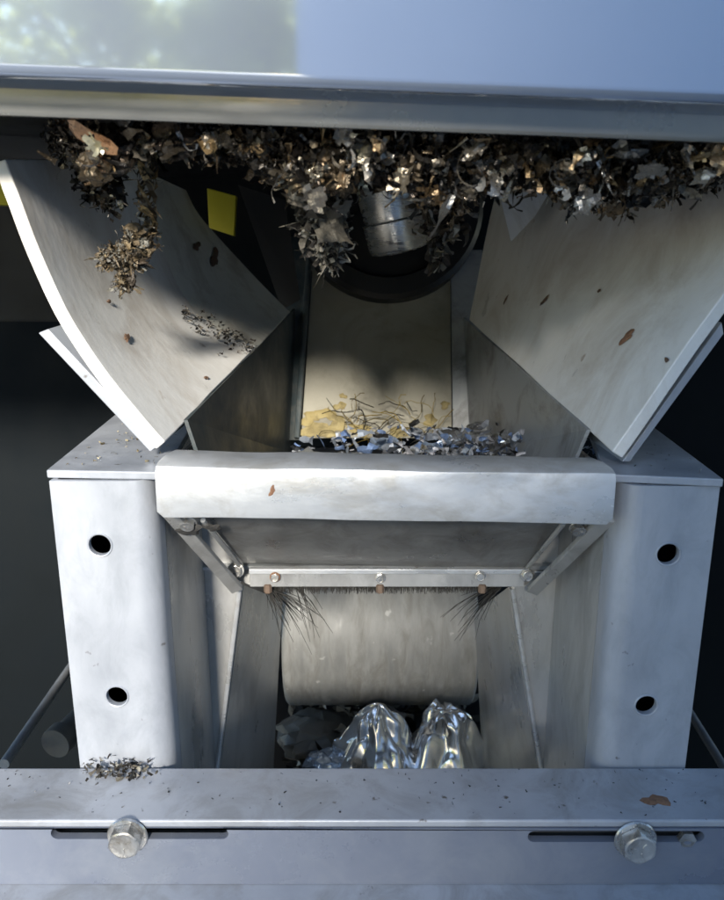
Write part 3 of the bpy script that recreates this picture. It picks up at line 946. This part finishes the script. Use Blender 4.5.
def clump(name, label, spine, rad, n, ln, w, seed, pal, m='shred', cat='metal clump', core=10):
    rnd = random.Random(seed)
    bm, lay = shred_bm()
    for i in range(n):
        t = rnd.random() * (len(spine) - 1)
        k = min(int(t), len(spine) - 2)
        c = lerp(spine[k], spine[k + 1], t - k)
        r = lerp(rad[k], rad[k + 1], t - k)
        v = Vector((rnd.gauss(0, 1), rnd.gauss(0, 1), rnd.gauss(0, 1))).normalized() * r * rnd.random() ** .5
        flake(bm, lay, c + v, Vector((rnd.gauss(0, .7), rnd.gauss(0, .7), rnd.gauss(-.4, .7))), ln * rnd.uniform(.5, 1.3), w * rnd.uniform(.5, 1.3), rnd, 0.8, 4, rnd.choice(pal))
    for i in range(n // 4):         # fine strings between the flakes
        t = rnd.random() * (len(spine) - 1)
        k = min(int(t), len(spine) - 2)
        c = lerp(spine[k], spine[k + 1], t - k)
        r = lerp(rad[k], rad[k + 1], t - k)
        v = Vector((rnd.gauss(0, 1), rnd.gauss(0, 1), rnd.gauss(0, 1))).normalized() * r * .8 * rnd.random() ** .5
        flake(bm, lay, c + v, Vector((rnd.gauss(0, .9), rnd.gauss(0, .9), rnd.gauss(-.5, .9))), ln * rnd.uniform(1.4, 2.6), w * .28, rnd, 1.1, 8, rnd.choice(pal))
    for i in range(core):           # matted lumps in the middle
        t = rnd.random() * (len(spine) - 1)
        k = min(int(t), len(spine) - 2)
        c = lerp(spine[k], spine[k + 1], t - k)
        r = lerp(rad[k], rad[k + 1], t - k)
        chunk(bm, lay, c + Vector((rnd.gauss(0, .3), rnd.gauss(0, .3), rnd.gauss(0, .3))) * r, r * rnd.uniform(.35, .75), rnd, rnd.choice(pal))
    return tag(fbuild(name, bm, M[m]), label, cat)
GOLD = [(0.36, 0.31, 0.23), (0.28, 0.24, 0.18), (0.46, 0.41, 0.33), (0.20, 0.17, 0.13), (0.44, 0.43, 0.40)]
YS = 0.52
strand = thing('hanging_strand', P(137, 285, YS), 'long golden rope of twisted shreds ending in a tangled prickly nest', 'metal strand')
bm, lay = shred_bm()
rnd = random.Random(21)
sp = interp([P(142, 112, YS), P(146, 150, YS), P(147, 190, YS), P(147, 225, YS), P(145, 250, YS)], 26)
for h in range(9):                  # twisted strips forming the rope
    ph = rnd.uniform(0, 6.28); tw = rnd.uniform(2, 5); rr = rnd.uniform(.002, .0060)
    col = rnd.choice([(0.46, 0.38, 0.25), (0.34, 0.28, 0.19), (0.54, 0.47, 0.35), (0.26, 0.21, 0.15)])
    prev = None
    for i_, p in enumerate(sp):
        a = ph + tw * i_ / 6
        r_ = rr * (1 + .5 * rnd.random())
        c_ = p + Vector((math.cos(a) * r_, math.sin(a) * r_, rnd.gauss(0, .0006)))
        wv = Vector((-math.sin(a), math.cos(a), rnd.uniform(-.5, .5))) * rnd.uniform(.0008, .0024)
        row = [bm.verts.new(c_ - wv), bm.verts.new(c_ + wv)]
        if prev:
            f = bm.faces.new((prev[0], prev[1], row[1], row[0]))
            k = rnd.uniform(.7, 1.3)
            for lp in f.loops: lp[lay] = (col[0] * k, col[1] * k, col[2] * k, 1)
        prev = row
for i_ in range(140):
    flake(bm, lay, rnd.choice(sp) + Vector((rnd.gauss(0, .003), rnd.gauss(0, .003), 0)), (rnd.gauss(0, .8), rnd.gauss(0, .6), rnd.gauss(-.4, .8)), rnd.uniform(.005, .010), rnd.uniform(.0008, .002), rnd, 1.0, 4, rnd.choice(GOLD))
fbuild('rope', bm, M['dust'], strand)
bm, lay = shred_bm()
for c_, r_, n_ in ((P(140, 240, YS), .010, 170), (P(130, 258, YS), .0105, 260), (P(114, 254, YS), .006, 90), (P(124, 282, YS), .006, 90), (P(104, 257, YS), .004, 50)):
    for i_ in range(n_):
        v = Vector((rnd.gauss(0, 1), rnd.gauss(0, 1), rnd.gauss(0, 1))).normalized()
        thin = rnd.random() < .55
        flake(bm, lay, c_ + v * r_ * rnd.random() ** .6 * .8, v + Vector((rnd.gauss(0, .7), rnd.gauss(0, .7), rnd.gauss(-.2, .7))), rnd.uniform(.006, .013), .0007 if thin else rnd.uniform(.0012, .0024), rnd, 1.0, 5, rnd.choice(GOLD))
    for i_ in range(3):
        chunk(bm, lay, c_ + Vector((rnd.gauss(0, .3), rnd.gauss(0, .3), rnd.gauss(0, .3))) * r_, r_ * .5, rnd, rnd.choice(GOLD))
fbuild('nest', bm, M['dust'], strand)
bm, lay = shred_bm()
GREY = [(0.40, 0.38, 0.34), (0.28, 0.26, 0.23), (0.50, 0.48, 0.43), (0.58, 0.56, 0.52), (0.20, 0.18, 0.16)]
YS = 0.53
clump('hanging_clump', 'grey pointed clump of matted shreds hanging left of the steel hub',
      [P(318, 128, YS), P(316, 175, YS), P(322, 210, YS), P(326, 238, YS), P(330, 256, YS)], [.017, .020, .021, .013, .004], 800, .012, .0032, 22, GREY, 'dust')
clump('hanging_clump', 'small dark tangle of shreds hanging below the copper flake',
      [P(98, 130, .55), P(98, 165, .55), P(104, 195, .55)], [.02, .02, .012], 300, .011, .003, 23, GREY + PAL[:4])
bm, lay = shred_bm()
rnd = random.Random(64)
sf = thing('foil_rag', P(322, 250, .505), 'broad crumpled grey foil rag hanging left of the steel hub', 'foil rag')
for c_, r_ in ((P(312, 190, .505), .016), (P(326, 205, .50), .019), (P(330, 226, .502), .015), (P(300, 200, .51), .010), (P(318, 165, .505), .015)):
    scrapsheet(bm, lay, c_, r_, rnd, rnd.choice([(0.42, 0.40, 0.36), (0.50, 0.48, 0.44), (0.36, 0.34, 0.30)]))
fbuild('rag', bm, M['dust'], sf)
# curled ribbon right of the hub
bm, lay = shred_bm()
rp = [P(424, 150, .62), P(426, 195, .62), P(428, 225, .62), P(438, 236, .62), P(450, 230, .61), P(462, 226, .61)]
rp2 = interp(rp, 14)
prev = None
rnd = random.Random(31)
for i, p in enumerate(rp2):
    w = 0.006 * (0.7 + 0.5 * rnd.random())
    s = Vector((0.9, 0.3, 0.25 * math.sin(i)))
    row = [bm.verts.new(p - s * w), bm.verts.new(p + Vector((0, -.003, 0))), bm.verts.new(p + s * w)]
    if prev:
        for j in range(2):
            f = bm.faces.new((prev[j], prev[j + 1], row[j + 1], row[j]))
            for lp in f.loops: lp[lay] = (0.26, 0.22, 0.17, 1)
    prev = row
for i in range(60):
    p = rp2[rnd.randrange(14)] + Vector((rnd.gauss(0, .004), rnd.gauss(0, .003), rnd.gauss(0, .004)))
    flake(bm, lay, p, (rnd.gauss(0, 1), rnd.gauss(0, 1), rnd.gauss(-.5, 1)), .014, .004, rnd, .7, 4, rnd.choice(GREY))
for i in range(26):
    p = P(rnd.uniform(430, 444), rnd.uniform(236, 262), .62)
    flake(bm, lay, p, (rnd.gauss(0, .4), rnd.gauss(0, .4), -1), .016, .005, rnd, .5, 4, rnd.choice(GREY))
tag(fbuild('metal_ribbon', bm, M['dust']), 'bent dull metal ribbon dangling right of the steel hub', 'metal ribbon')

# ------------------------------------------------------------------ loose chips: on the beam, shelves, chute and in the hopper
def chips(name, label, pts, s, pal, m='dust', seed=1, up=0.001):
    rnd = random.Random(seed)
    bm, lay = shred_bm()
    for p in pts:
        k = rnd.uniform(.4, 1.4)
        flake(bm, lay, Vector(p) + Vector((0, 0, up)), (rnd.gauss(0, 1), rnd.gauss(0, 1), rnd.gauss(.15, .25)), s * k, s * k * .3, rnd, .6, 3, rnd.choice(pal))
    return tag(fbuild(name, bm, M[m]), label, 'chips', kind='stuff')
DARK = [(0.07, 0.06, 0.05), (0.12, 0.10, 0.08), (0.18, 0.16, 0.13), (0.05, 0.05, 0.045)]
rnd = random.Random(41)
pts = []
for i in range(150):
    pts.append((rnd.uniform(-.28, .30), rnd.uniform(YF + .004, YB - .002), ZT))
chips('dust_chips', 'fine dark chips scattered along the dusty beam top', pts, .0016, DARK + [(0.5, 0.5, 0.5)], seed=2, up=.0003)
pts = []
for i in range(130):
    p = P(rnd.gauss(120, 17), 760, .474)
    pts.append((p.x, rnd.uniform(.462, .479), ZT + abs(rnd.gauss(0, .004))))
chips('shred_pile', 'dark shreds piled on the beam against the pale post', pts, .0045, DARK + GREY, seed=3)
pts = []
for i in range(70):
    a = lerp(lerp(q(52, 468, zt2), q(160, 470, zt2), rnd.random()), lerp(q(122, 416, zt2), q(190, 420, zt2), rnd.random()), rnd.random())
    pts.append(a)
chips('shelf_chips', 'pale chips scattered on the shelf plate of the pale post', pts, .0025, [(0.6, 0.56, 0.45), (0.5, 0.47, 0.4), (0.3, 0.27, 0.2)], seed=4)
pts = []
for i in range(40):
    pts.append(lerp(lerp(q(612, 472, zr2), q(715, 476, zr2), rnd.random()), lerp(q(590, 424, zr2), q(645, 427, zr2), rnd.random()), rnd.random()))
chips('shelf_chips', 'grey chips scattered on the shelf plate of the blue grey post', pts, .002, [(0.4, 0.4, 0.4), (0.5, 0.5, 0.5), (0.1, 0.1, 0.1)], seed=5)
pts = []
for i in range(210):
    px = rnd.uniform(182, 256)
    py = 318 + (px - 182) * .42 + rnd.gauss(0, 7)
    p, nn, u, v = find(frontL, midL, px, py) if i % 3 == 0 else (pts[-1] + Vector((rnd.gauss(0, .004), rnd.gauss(0, .006), rnd.gauss(.001, .001))), None, None, None) if pts else find(frontL, midL, px, py)
    pts.append(Vector(p))
chips('seam_debris', 'brown shreds lodged along the seam of the curved chute sheet', pts, .0045, DARK + GREY + GREY, seed=6, up=.002)
# dark smear on the rear sheet
for i, (px, py, r, sq, ro) in enumerate(((214, 258, .022, .28, .5), (196, 246, .014, .3, .2))):
    p, nn, u, v = find(m2, backL, px, py)
    if nn.dot(-p) < 0: nn = -nn
    bm = bmesh.new()
    patch(bm, p + nn * .001 , nn, r, .0008, 90 + i, sq, ro)
    build('grease_smear', bm, M['scab'], clL)

# debris heap in the hopper
rnd = random.Random(51)
pts = []
bm = bmesh.new()
G = 34
gr = []
for i in range(G):
    row = []
    for j in range(14):
        x = lerp(-.125, .165, i / (G - 1)); y = lerp(.625, .945, j / 13)
        h = ZFL + 0.003 + 0.040 * (0.35 + 0.65 * j / 13) * (0.55 + 0.6 * mnoise.noise(Vector((x * 14, y * 14, 3)))) + .008 * mnoise.noise(Vector((x * 60, y * 60, 1)))
        row.append(bm.verts.new((x * lerp(1, .72, j / 13) + .006 * j / 13, y, max(h, ZFL + .002))))
    gr.append(row)
for i in range(G - 1):
    for j in range(13):
        bm.faces.new((gr[i][j], gr[i + 1][j], gr[i + 1][j + 1], gr[i][j + 1]))
heap = build('scrap_heap', bm, M['trough_grey'], smooth=60)
tag(heap, 'grey heap of fine scrap lying on the hopper floor', 'scrap heap', kind='stuff')
pts = []
for i in range(420):
    px = min(596, max(300, rnd.gauss(470, 75))); py = 456 - 28 * rnd.random() ** 1.8
    Y = rnd.uniform(.66, .88)
    p = P(px, py, Y)
    pts.append(p)
chips('hopper_shreds', 'bright mixed shreds lying on the scrap heap in the hopper', pts, .012, [(0.55, 0.58, 0.62), (0.40, 0.41, 0.43), (0.40, 0.48, 0.62), (0.20, 0.20, 0.20), (0.75, 0.77, 0.80), (0.7, 0.7, 0.72)], 'dust', 7)
bm, lay = shred_bm()
for i in range(46):                 # thin bent strands
    a = P(rnd.uniform(345, 450), rnd.uniform(404, 440), .915)
    tt = (438 - 405) / 176
    pp = [a]
    d = Vector((rnd.gauss(0, 1), rnd.gauss(0, .25), rnd.gauss(.25, .5))).normalized()
    for k in range(7):
        d = (d + Vector((rnd.gauss(0, .35), rnd.gauss(0, .15), rnd.gauss(-.08, .35)))).normalized()
        n_ = pp[-1] + d * rnd.uniform(.004, .009)
        n_.y = min(n_.y, .925); n_.z = min(max(n_.z, -.235), -.155)
        pp.append(n_)
    nf = len(bm.faces)
    tube(bm, pp, rnd.uniform(.0003, .0007), 4)
    bm.faces.ensure_lookup_table()
    col = rnd.choice([(0.46, 0.38, 0.15), (0.36, 0.31, 0.14), (0.55, 0.48, 0.25), (0.16, 0.13, 0.08), (0.10, 0.09, 0.07)])
    for f in bm.faces[nf:]:
        for lp in f.loops: lp[lay] = (*col, 1)
tag(fbuild('straw_shreds', bm, M['dust']), 'tangled straw yellow strands at the foot of the rear plate', 'strands', kind='stuff')
bm = bmesh.new()
for i, (px, py, r) in enumerate(((310, 418, .013), (326, 414, .013), (340, 406, .008), (318, 430, .018), (338, 424, .013), (343, 396, .005), (360, 430, .014), (430, 420, .010), (445, 405, .007), (400, 432, .014))):
    tt = (438 - py) / 176
    patch(bm, P(px, py, .93 + .13 * tt - .002), (0, -1, .85), r, .0015, 70 + i, .8)
tag(build('yellow_residue', bm, M['sludge']), 'yellow residue smeared at the bottom corner of the rear plate', 'residue')

def crumple(name, label, c, r, seed, m, cat='foil', sub=5, amp=.6, scl=(1, 1, 1), group=None):
    bm = bmesh.new()
    bmesh.ops.create_icosphere(bm, subdivisions=3 if sub > 3 else 2, radius=1.0)
    rf = random.Random(seed)
    off_ = Vector((seed * 3.1, seed * 1.7, seed * .9))
    for v in bm.verts:              # a few big folds and dents
        d = v.co.normalized()
        h = 1 + amp * (.55 - 1.5 * abs(mnoise.noise(d * 1.1 + off_))) + rf.uniform(-.11, .10)
        d = (d + Vector((rf.gauss(0, .07), rf.gauss(0, .07), rf.gauss(0, .07)))).normalized()
        v.co = Vector((d.x * scl[0], d.y * scl[1], d.z * scl[2])) * h * r
    bmesh.ops.subdivide_edges(bm, edges=bm.edges[:], cuts=3, use_grid_fill=True)
    for v in bm.verts:              # fine wrinkles on the facets
        q_ = v.co / r
        v.co += q_.normalized() * r * (.08 * abs(mnoise.noise(q_ * 2.4 + off_)) + .035 * abs(mnoise.noise(q_ * 6 + off_)))
    bmesh.ops.translate(bm, verts=bm.verts, vec=Vector(c))
    o = build(name, bm, M[m], smooth=24)
    return tag(o, label, cat, group)
def foil_tent(label, peak, Rx, Ry, H, seed, flat=1.0):
    """a sheet of foil pushed up into a peak, folds running down from it"""
    rf = random.Random(seed)
    nf = 9
    angs = sorted(rf.uniform(0, 2 * PI) for _ in range(nf))
    amps = [rf.uniform(.10, .34) for _ in range(nf)]
    o_ = Vector((seed * 2.7, seed * 1.3, 4))
    bm = bmesh.new()
    NA, NR = 120, 26
    top = bm.verts.new(peak)
    prev = None
    for k in range(1, NR + 1):
        t = k / NR
        ring = []
        for a_ in range(NA):
            th = 2 * PI * a_ / NA + .25 * mnoise.noise(Vector((math.cos(2 * PI * a_ / NA), math.sin(2 * PI * a_ / NA), t * 1.6)) + o_)
            fold = 0
            for an, am in zip(angs, amps):
                dd = abs((th - an + PI) % (2 * PI) - PI)
                fold = max(fold, am * max(0, 1 - dd / .42))
            rad = t ** .80 * (0.74 + fold * (0.35 + .65 * t)) + .26 * mnoise.noise(Vector((math.cos(th) * 1.3, math.sin(th) * 1.3, t * 2.6)) + o_) * min(1, 2 * t)
            z = -H * (t ** (1.25 * flat)) + H * .22 * abs(mnoise.noise(Vector((math.cos(th) * 1.9, math.sin(th) * 1.9, t * 3.5)) + o_)) * min(1, 3 * t)
            ring.append(bm.verts.new(Vector(peak) + Vector((math.cos(th) * rad * Rx, math.sin(th) * rad * Ry, z))))
        for a_ in range(NA):
            b_ = (a_ + 1) % NA
            bm.faces.new((top, ring[a_], ring[b_]) if prev is None else (prev[a_], ring[a_], ring[b_], prev[b_]))
        prev = ring
    tag(build('crumpled_foil', bm, M['foil'], smooth=50), label, 'foil')
foil_tent('tall peaked lump of bright crumpled foil below the roller', P(378, 703, .785), .064, .046, .088, 5)
foil_tent('wide rounded lump of bright crumpled foil below the roller', P(445, 709, .795), .062, .044, .088, 12, 1.9)
crumple('crumpled_foil', 'small blue tinted scrap of foil beside the peaked foil lump', P(326, 762, .78), .016, 9, 'foil_blue', scl=(1.4, 1, .7))
crumple('crumpled_can', 'dull dark crushed can half hidden beside the housing cheek', P(318, 735, .84), .034, 12, 'rod', cat='can', scl=(1.3, 1, .75))
pts = []
for i in range(500):
    pts.append((rnd.uniform(-.10, .15), rnd.uniform(.64, .98), ZB + .002 + min(.07, abs(rnd.gauss(0, .035)))))
chips('tray_scrap', 'dark scrap filling the tray under the roller', pts, .03, DARK + GREY, 'dust', 9)
for i, (px, py, Y, r) in enumerate(((452, 436, .80, .012), (437, 441, .78, .010), (505, 440, .76, .011), (545, 436, .74, .012), (520, 425, .84, .010), (385, 442, .80, .011), (480, 428, .86, .010))):
    crumple('foil_scrap', 'crumpled scrap of foil lying in the hopper behind the folded lip', P(px, py, Y), r, 30 + i, 'foil_blue' if i in (1, 5) else 'foil', scl=(1.4, 1, .7), sub=3, group='foil scraps in the hopper')

# ------------------------------------------------------------------ small things at the back and sides
bm = bmesh.new()
slab(bm, [P(207, 188, 1.02), P(236, 196, 1.02), P(234, 236, 1.02), P(209, 228, 1.02)], (0, 0.012, 0))
tag(build('yellow_plate', bm, M['yellow'], bevel=.001), 'small bright yellow plate behind the curved chute sheet', 'plate')
bm = bmesh.new()
slab(bm, [P(-14, 178, .75), P(6, 180, .75), P(9, 205, .75), P(-14, 204, .75)], (0, 0.02, 0))
tag(build('yellow_bracket', bm, M['yellow'], bevel=.001), 'sliver of yellow bracket outside the curved chute edge', 'bracket')
bm = bmesh.new()
f0 = [P(500, 196, .800), P(552, 188, .775), P(535, 216, .785), P(511, 242, .805)]
bm.faces.new([bm.verts.new(v) for v in f0])
bmesh.ops.solidify(bm, geom=bm.faces[:], thickness=0.0015)
tag(build('white_scrap', bm, M['white'], smooth=0), 'pale blue white torn scrap stuck on the flat chute sheet', 'scrap')
bm = bmesh.new()
slab(bm, [P(238, 185, 1.0), P(285, 200, 1.0), P(300, 300, .99), P(282, 310, .99)], (0, .006, 0))
build('end_flap', bm, M['brown'], clL, smooth=0)
bm = bmesh.new()
tube(bm, interp([P(-40, 128, .62), P(10, 132, .62), P(60, 142, .62), P(98, 160, .62), P(118, 178, .62)], 12), [.022] * 8 + [.020, .016, .012, .006], 14)
tag(build('rubber_hose', bm, M['rubber']), 'thick black rubber hose curving under the hood corner', 'hose')
bm = bmesh.new()
box(bm, -.78, -.42, 1.05, 1.12, P(40, 322, 1.05).z, P(40, 200, 1.05).z)
tag(build('brown_guard', bm, M['brown'], bevel=.004), 'dim brown guard panel in the dark outside the curved chute', 'guard panel')
for pts, r, lab in (((P(4, 764, .70), P(74, 662, .95)), .0058, 'dull grey diagonal rod beside the pale post'),
                    ((P(676, 690, 0.95), P(738, 790, .70)), .0052, 'dull grey diagonal rod beside the blue grey post')):
    bm = bmesh.new()
    tube(bm, [lerp(pts[1], pts[0], 1.25) if pts[0].z < pts[1].z else pts[0], pts[1] if pts[0].z < pts[1].z else lerp(pts[0], pts[1], 1.25)], r, 14)
    tag(build('brace_rod', bm, M['brace']), lab, 'rod', 'diagonal brace rods')
bm = bmesh.new()
lathe(bm, [(0, 0), (.018, 0), (.0185, .002), (.0185, .016), (.014, .018), (.014, .05), (0, .05)], 24, frame_to(P(55, 744, .74), (0.2, 1, 0)))
tag(build('round_knob', bm, M['rod']), 'small dull round knob in the dark beside the pale post', 'knob')

# ------------------------------------------------------------------ behind the camera: what the glossy hood mirrors and what shades the right half
bld = thing('building', (4.2, -6.5, GROUND), 'blue grey clad building mirrored in the glossy hood', 'building')
bm = bmesh.new()
box(bm, -0.30, 9.0, -9.0, -2.8, GROUND, 5.0)
build('wall', bm, M['cladding'], bld, smooth=0)
bm = bmesh.new()
box(bm, -0.34, 9.1, -9.1, -2.7, 5.0, 5.2)
build('roof', bm, M['cladding'], bld, smooth=0)
tree = thing('tree', (-3.4, -9.0, GROUND), 'yellow green leafy tree mirrored in the glossy hood', 'tree')
bm = bmesh.new()
tube(bm, [(-3.4, -9, GROUND), (-3.35, -9, -.4), (-3.3, -9.05, .6), (-3.2, -9, 1.6)], [.16, .12, .09, .04], 12)
for a in range(7):
    b = Vector((-3.33, -9, .0 + .15 * a)); e = b + Vector((math.cos(a * 2.4) * 1.0, math.sin(a * 2.4) * .8, .8))
    tube(bm, [b, lerp(b, e, .5) + Vector((0, 0, .12)), e], [.05, .035, .012], 7)
build('trunk', bm, M['bark'], tree)
rnd = random.Random(77)
bm = bmesh.new()
cl = [(Vector((rnd.gauss(-3.4, 1.3), rnd.gauss(-9, .7), rnd.uniform(-.2, 2.3))), rnd.uniform(.4, .75)) for _ in range(70)]
cl += [(Vector((rnd.gauss(-1.35, .3), rnd.gauss(-8.6, .4), rnd.uniform(.2, 3.0))), rnd.uniform(.35, .6)) for _ in range(30)]
for c, r in cl:
    for k in range(150):
        v = Vector((rnd.gauss(0, 1), rnd.gauss(0, 1), rnd.gauss(0, 1))).normalized() * r * rnd.random() ** .4
        a = Vector((rnd.gauss(0, 1), rnd.gauss(0, 1), rnd.gauss(0, 1))).normalized() * .085
        b = a.orthogonal().normalized() * .045
        p = c + v
        bm.faces.new([bm.verts.new(p - a), bm.verts.new(p + b), bm.verts.new(p + a), bm.verts.new(p - b)])
build('crown', bm, M['leaf'], tree, smooth=0)
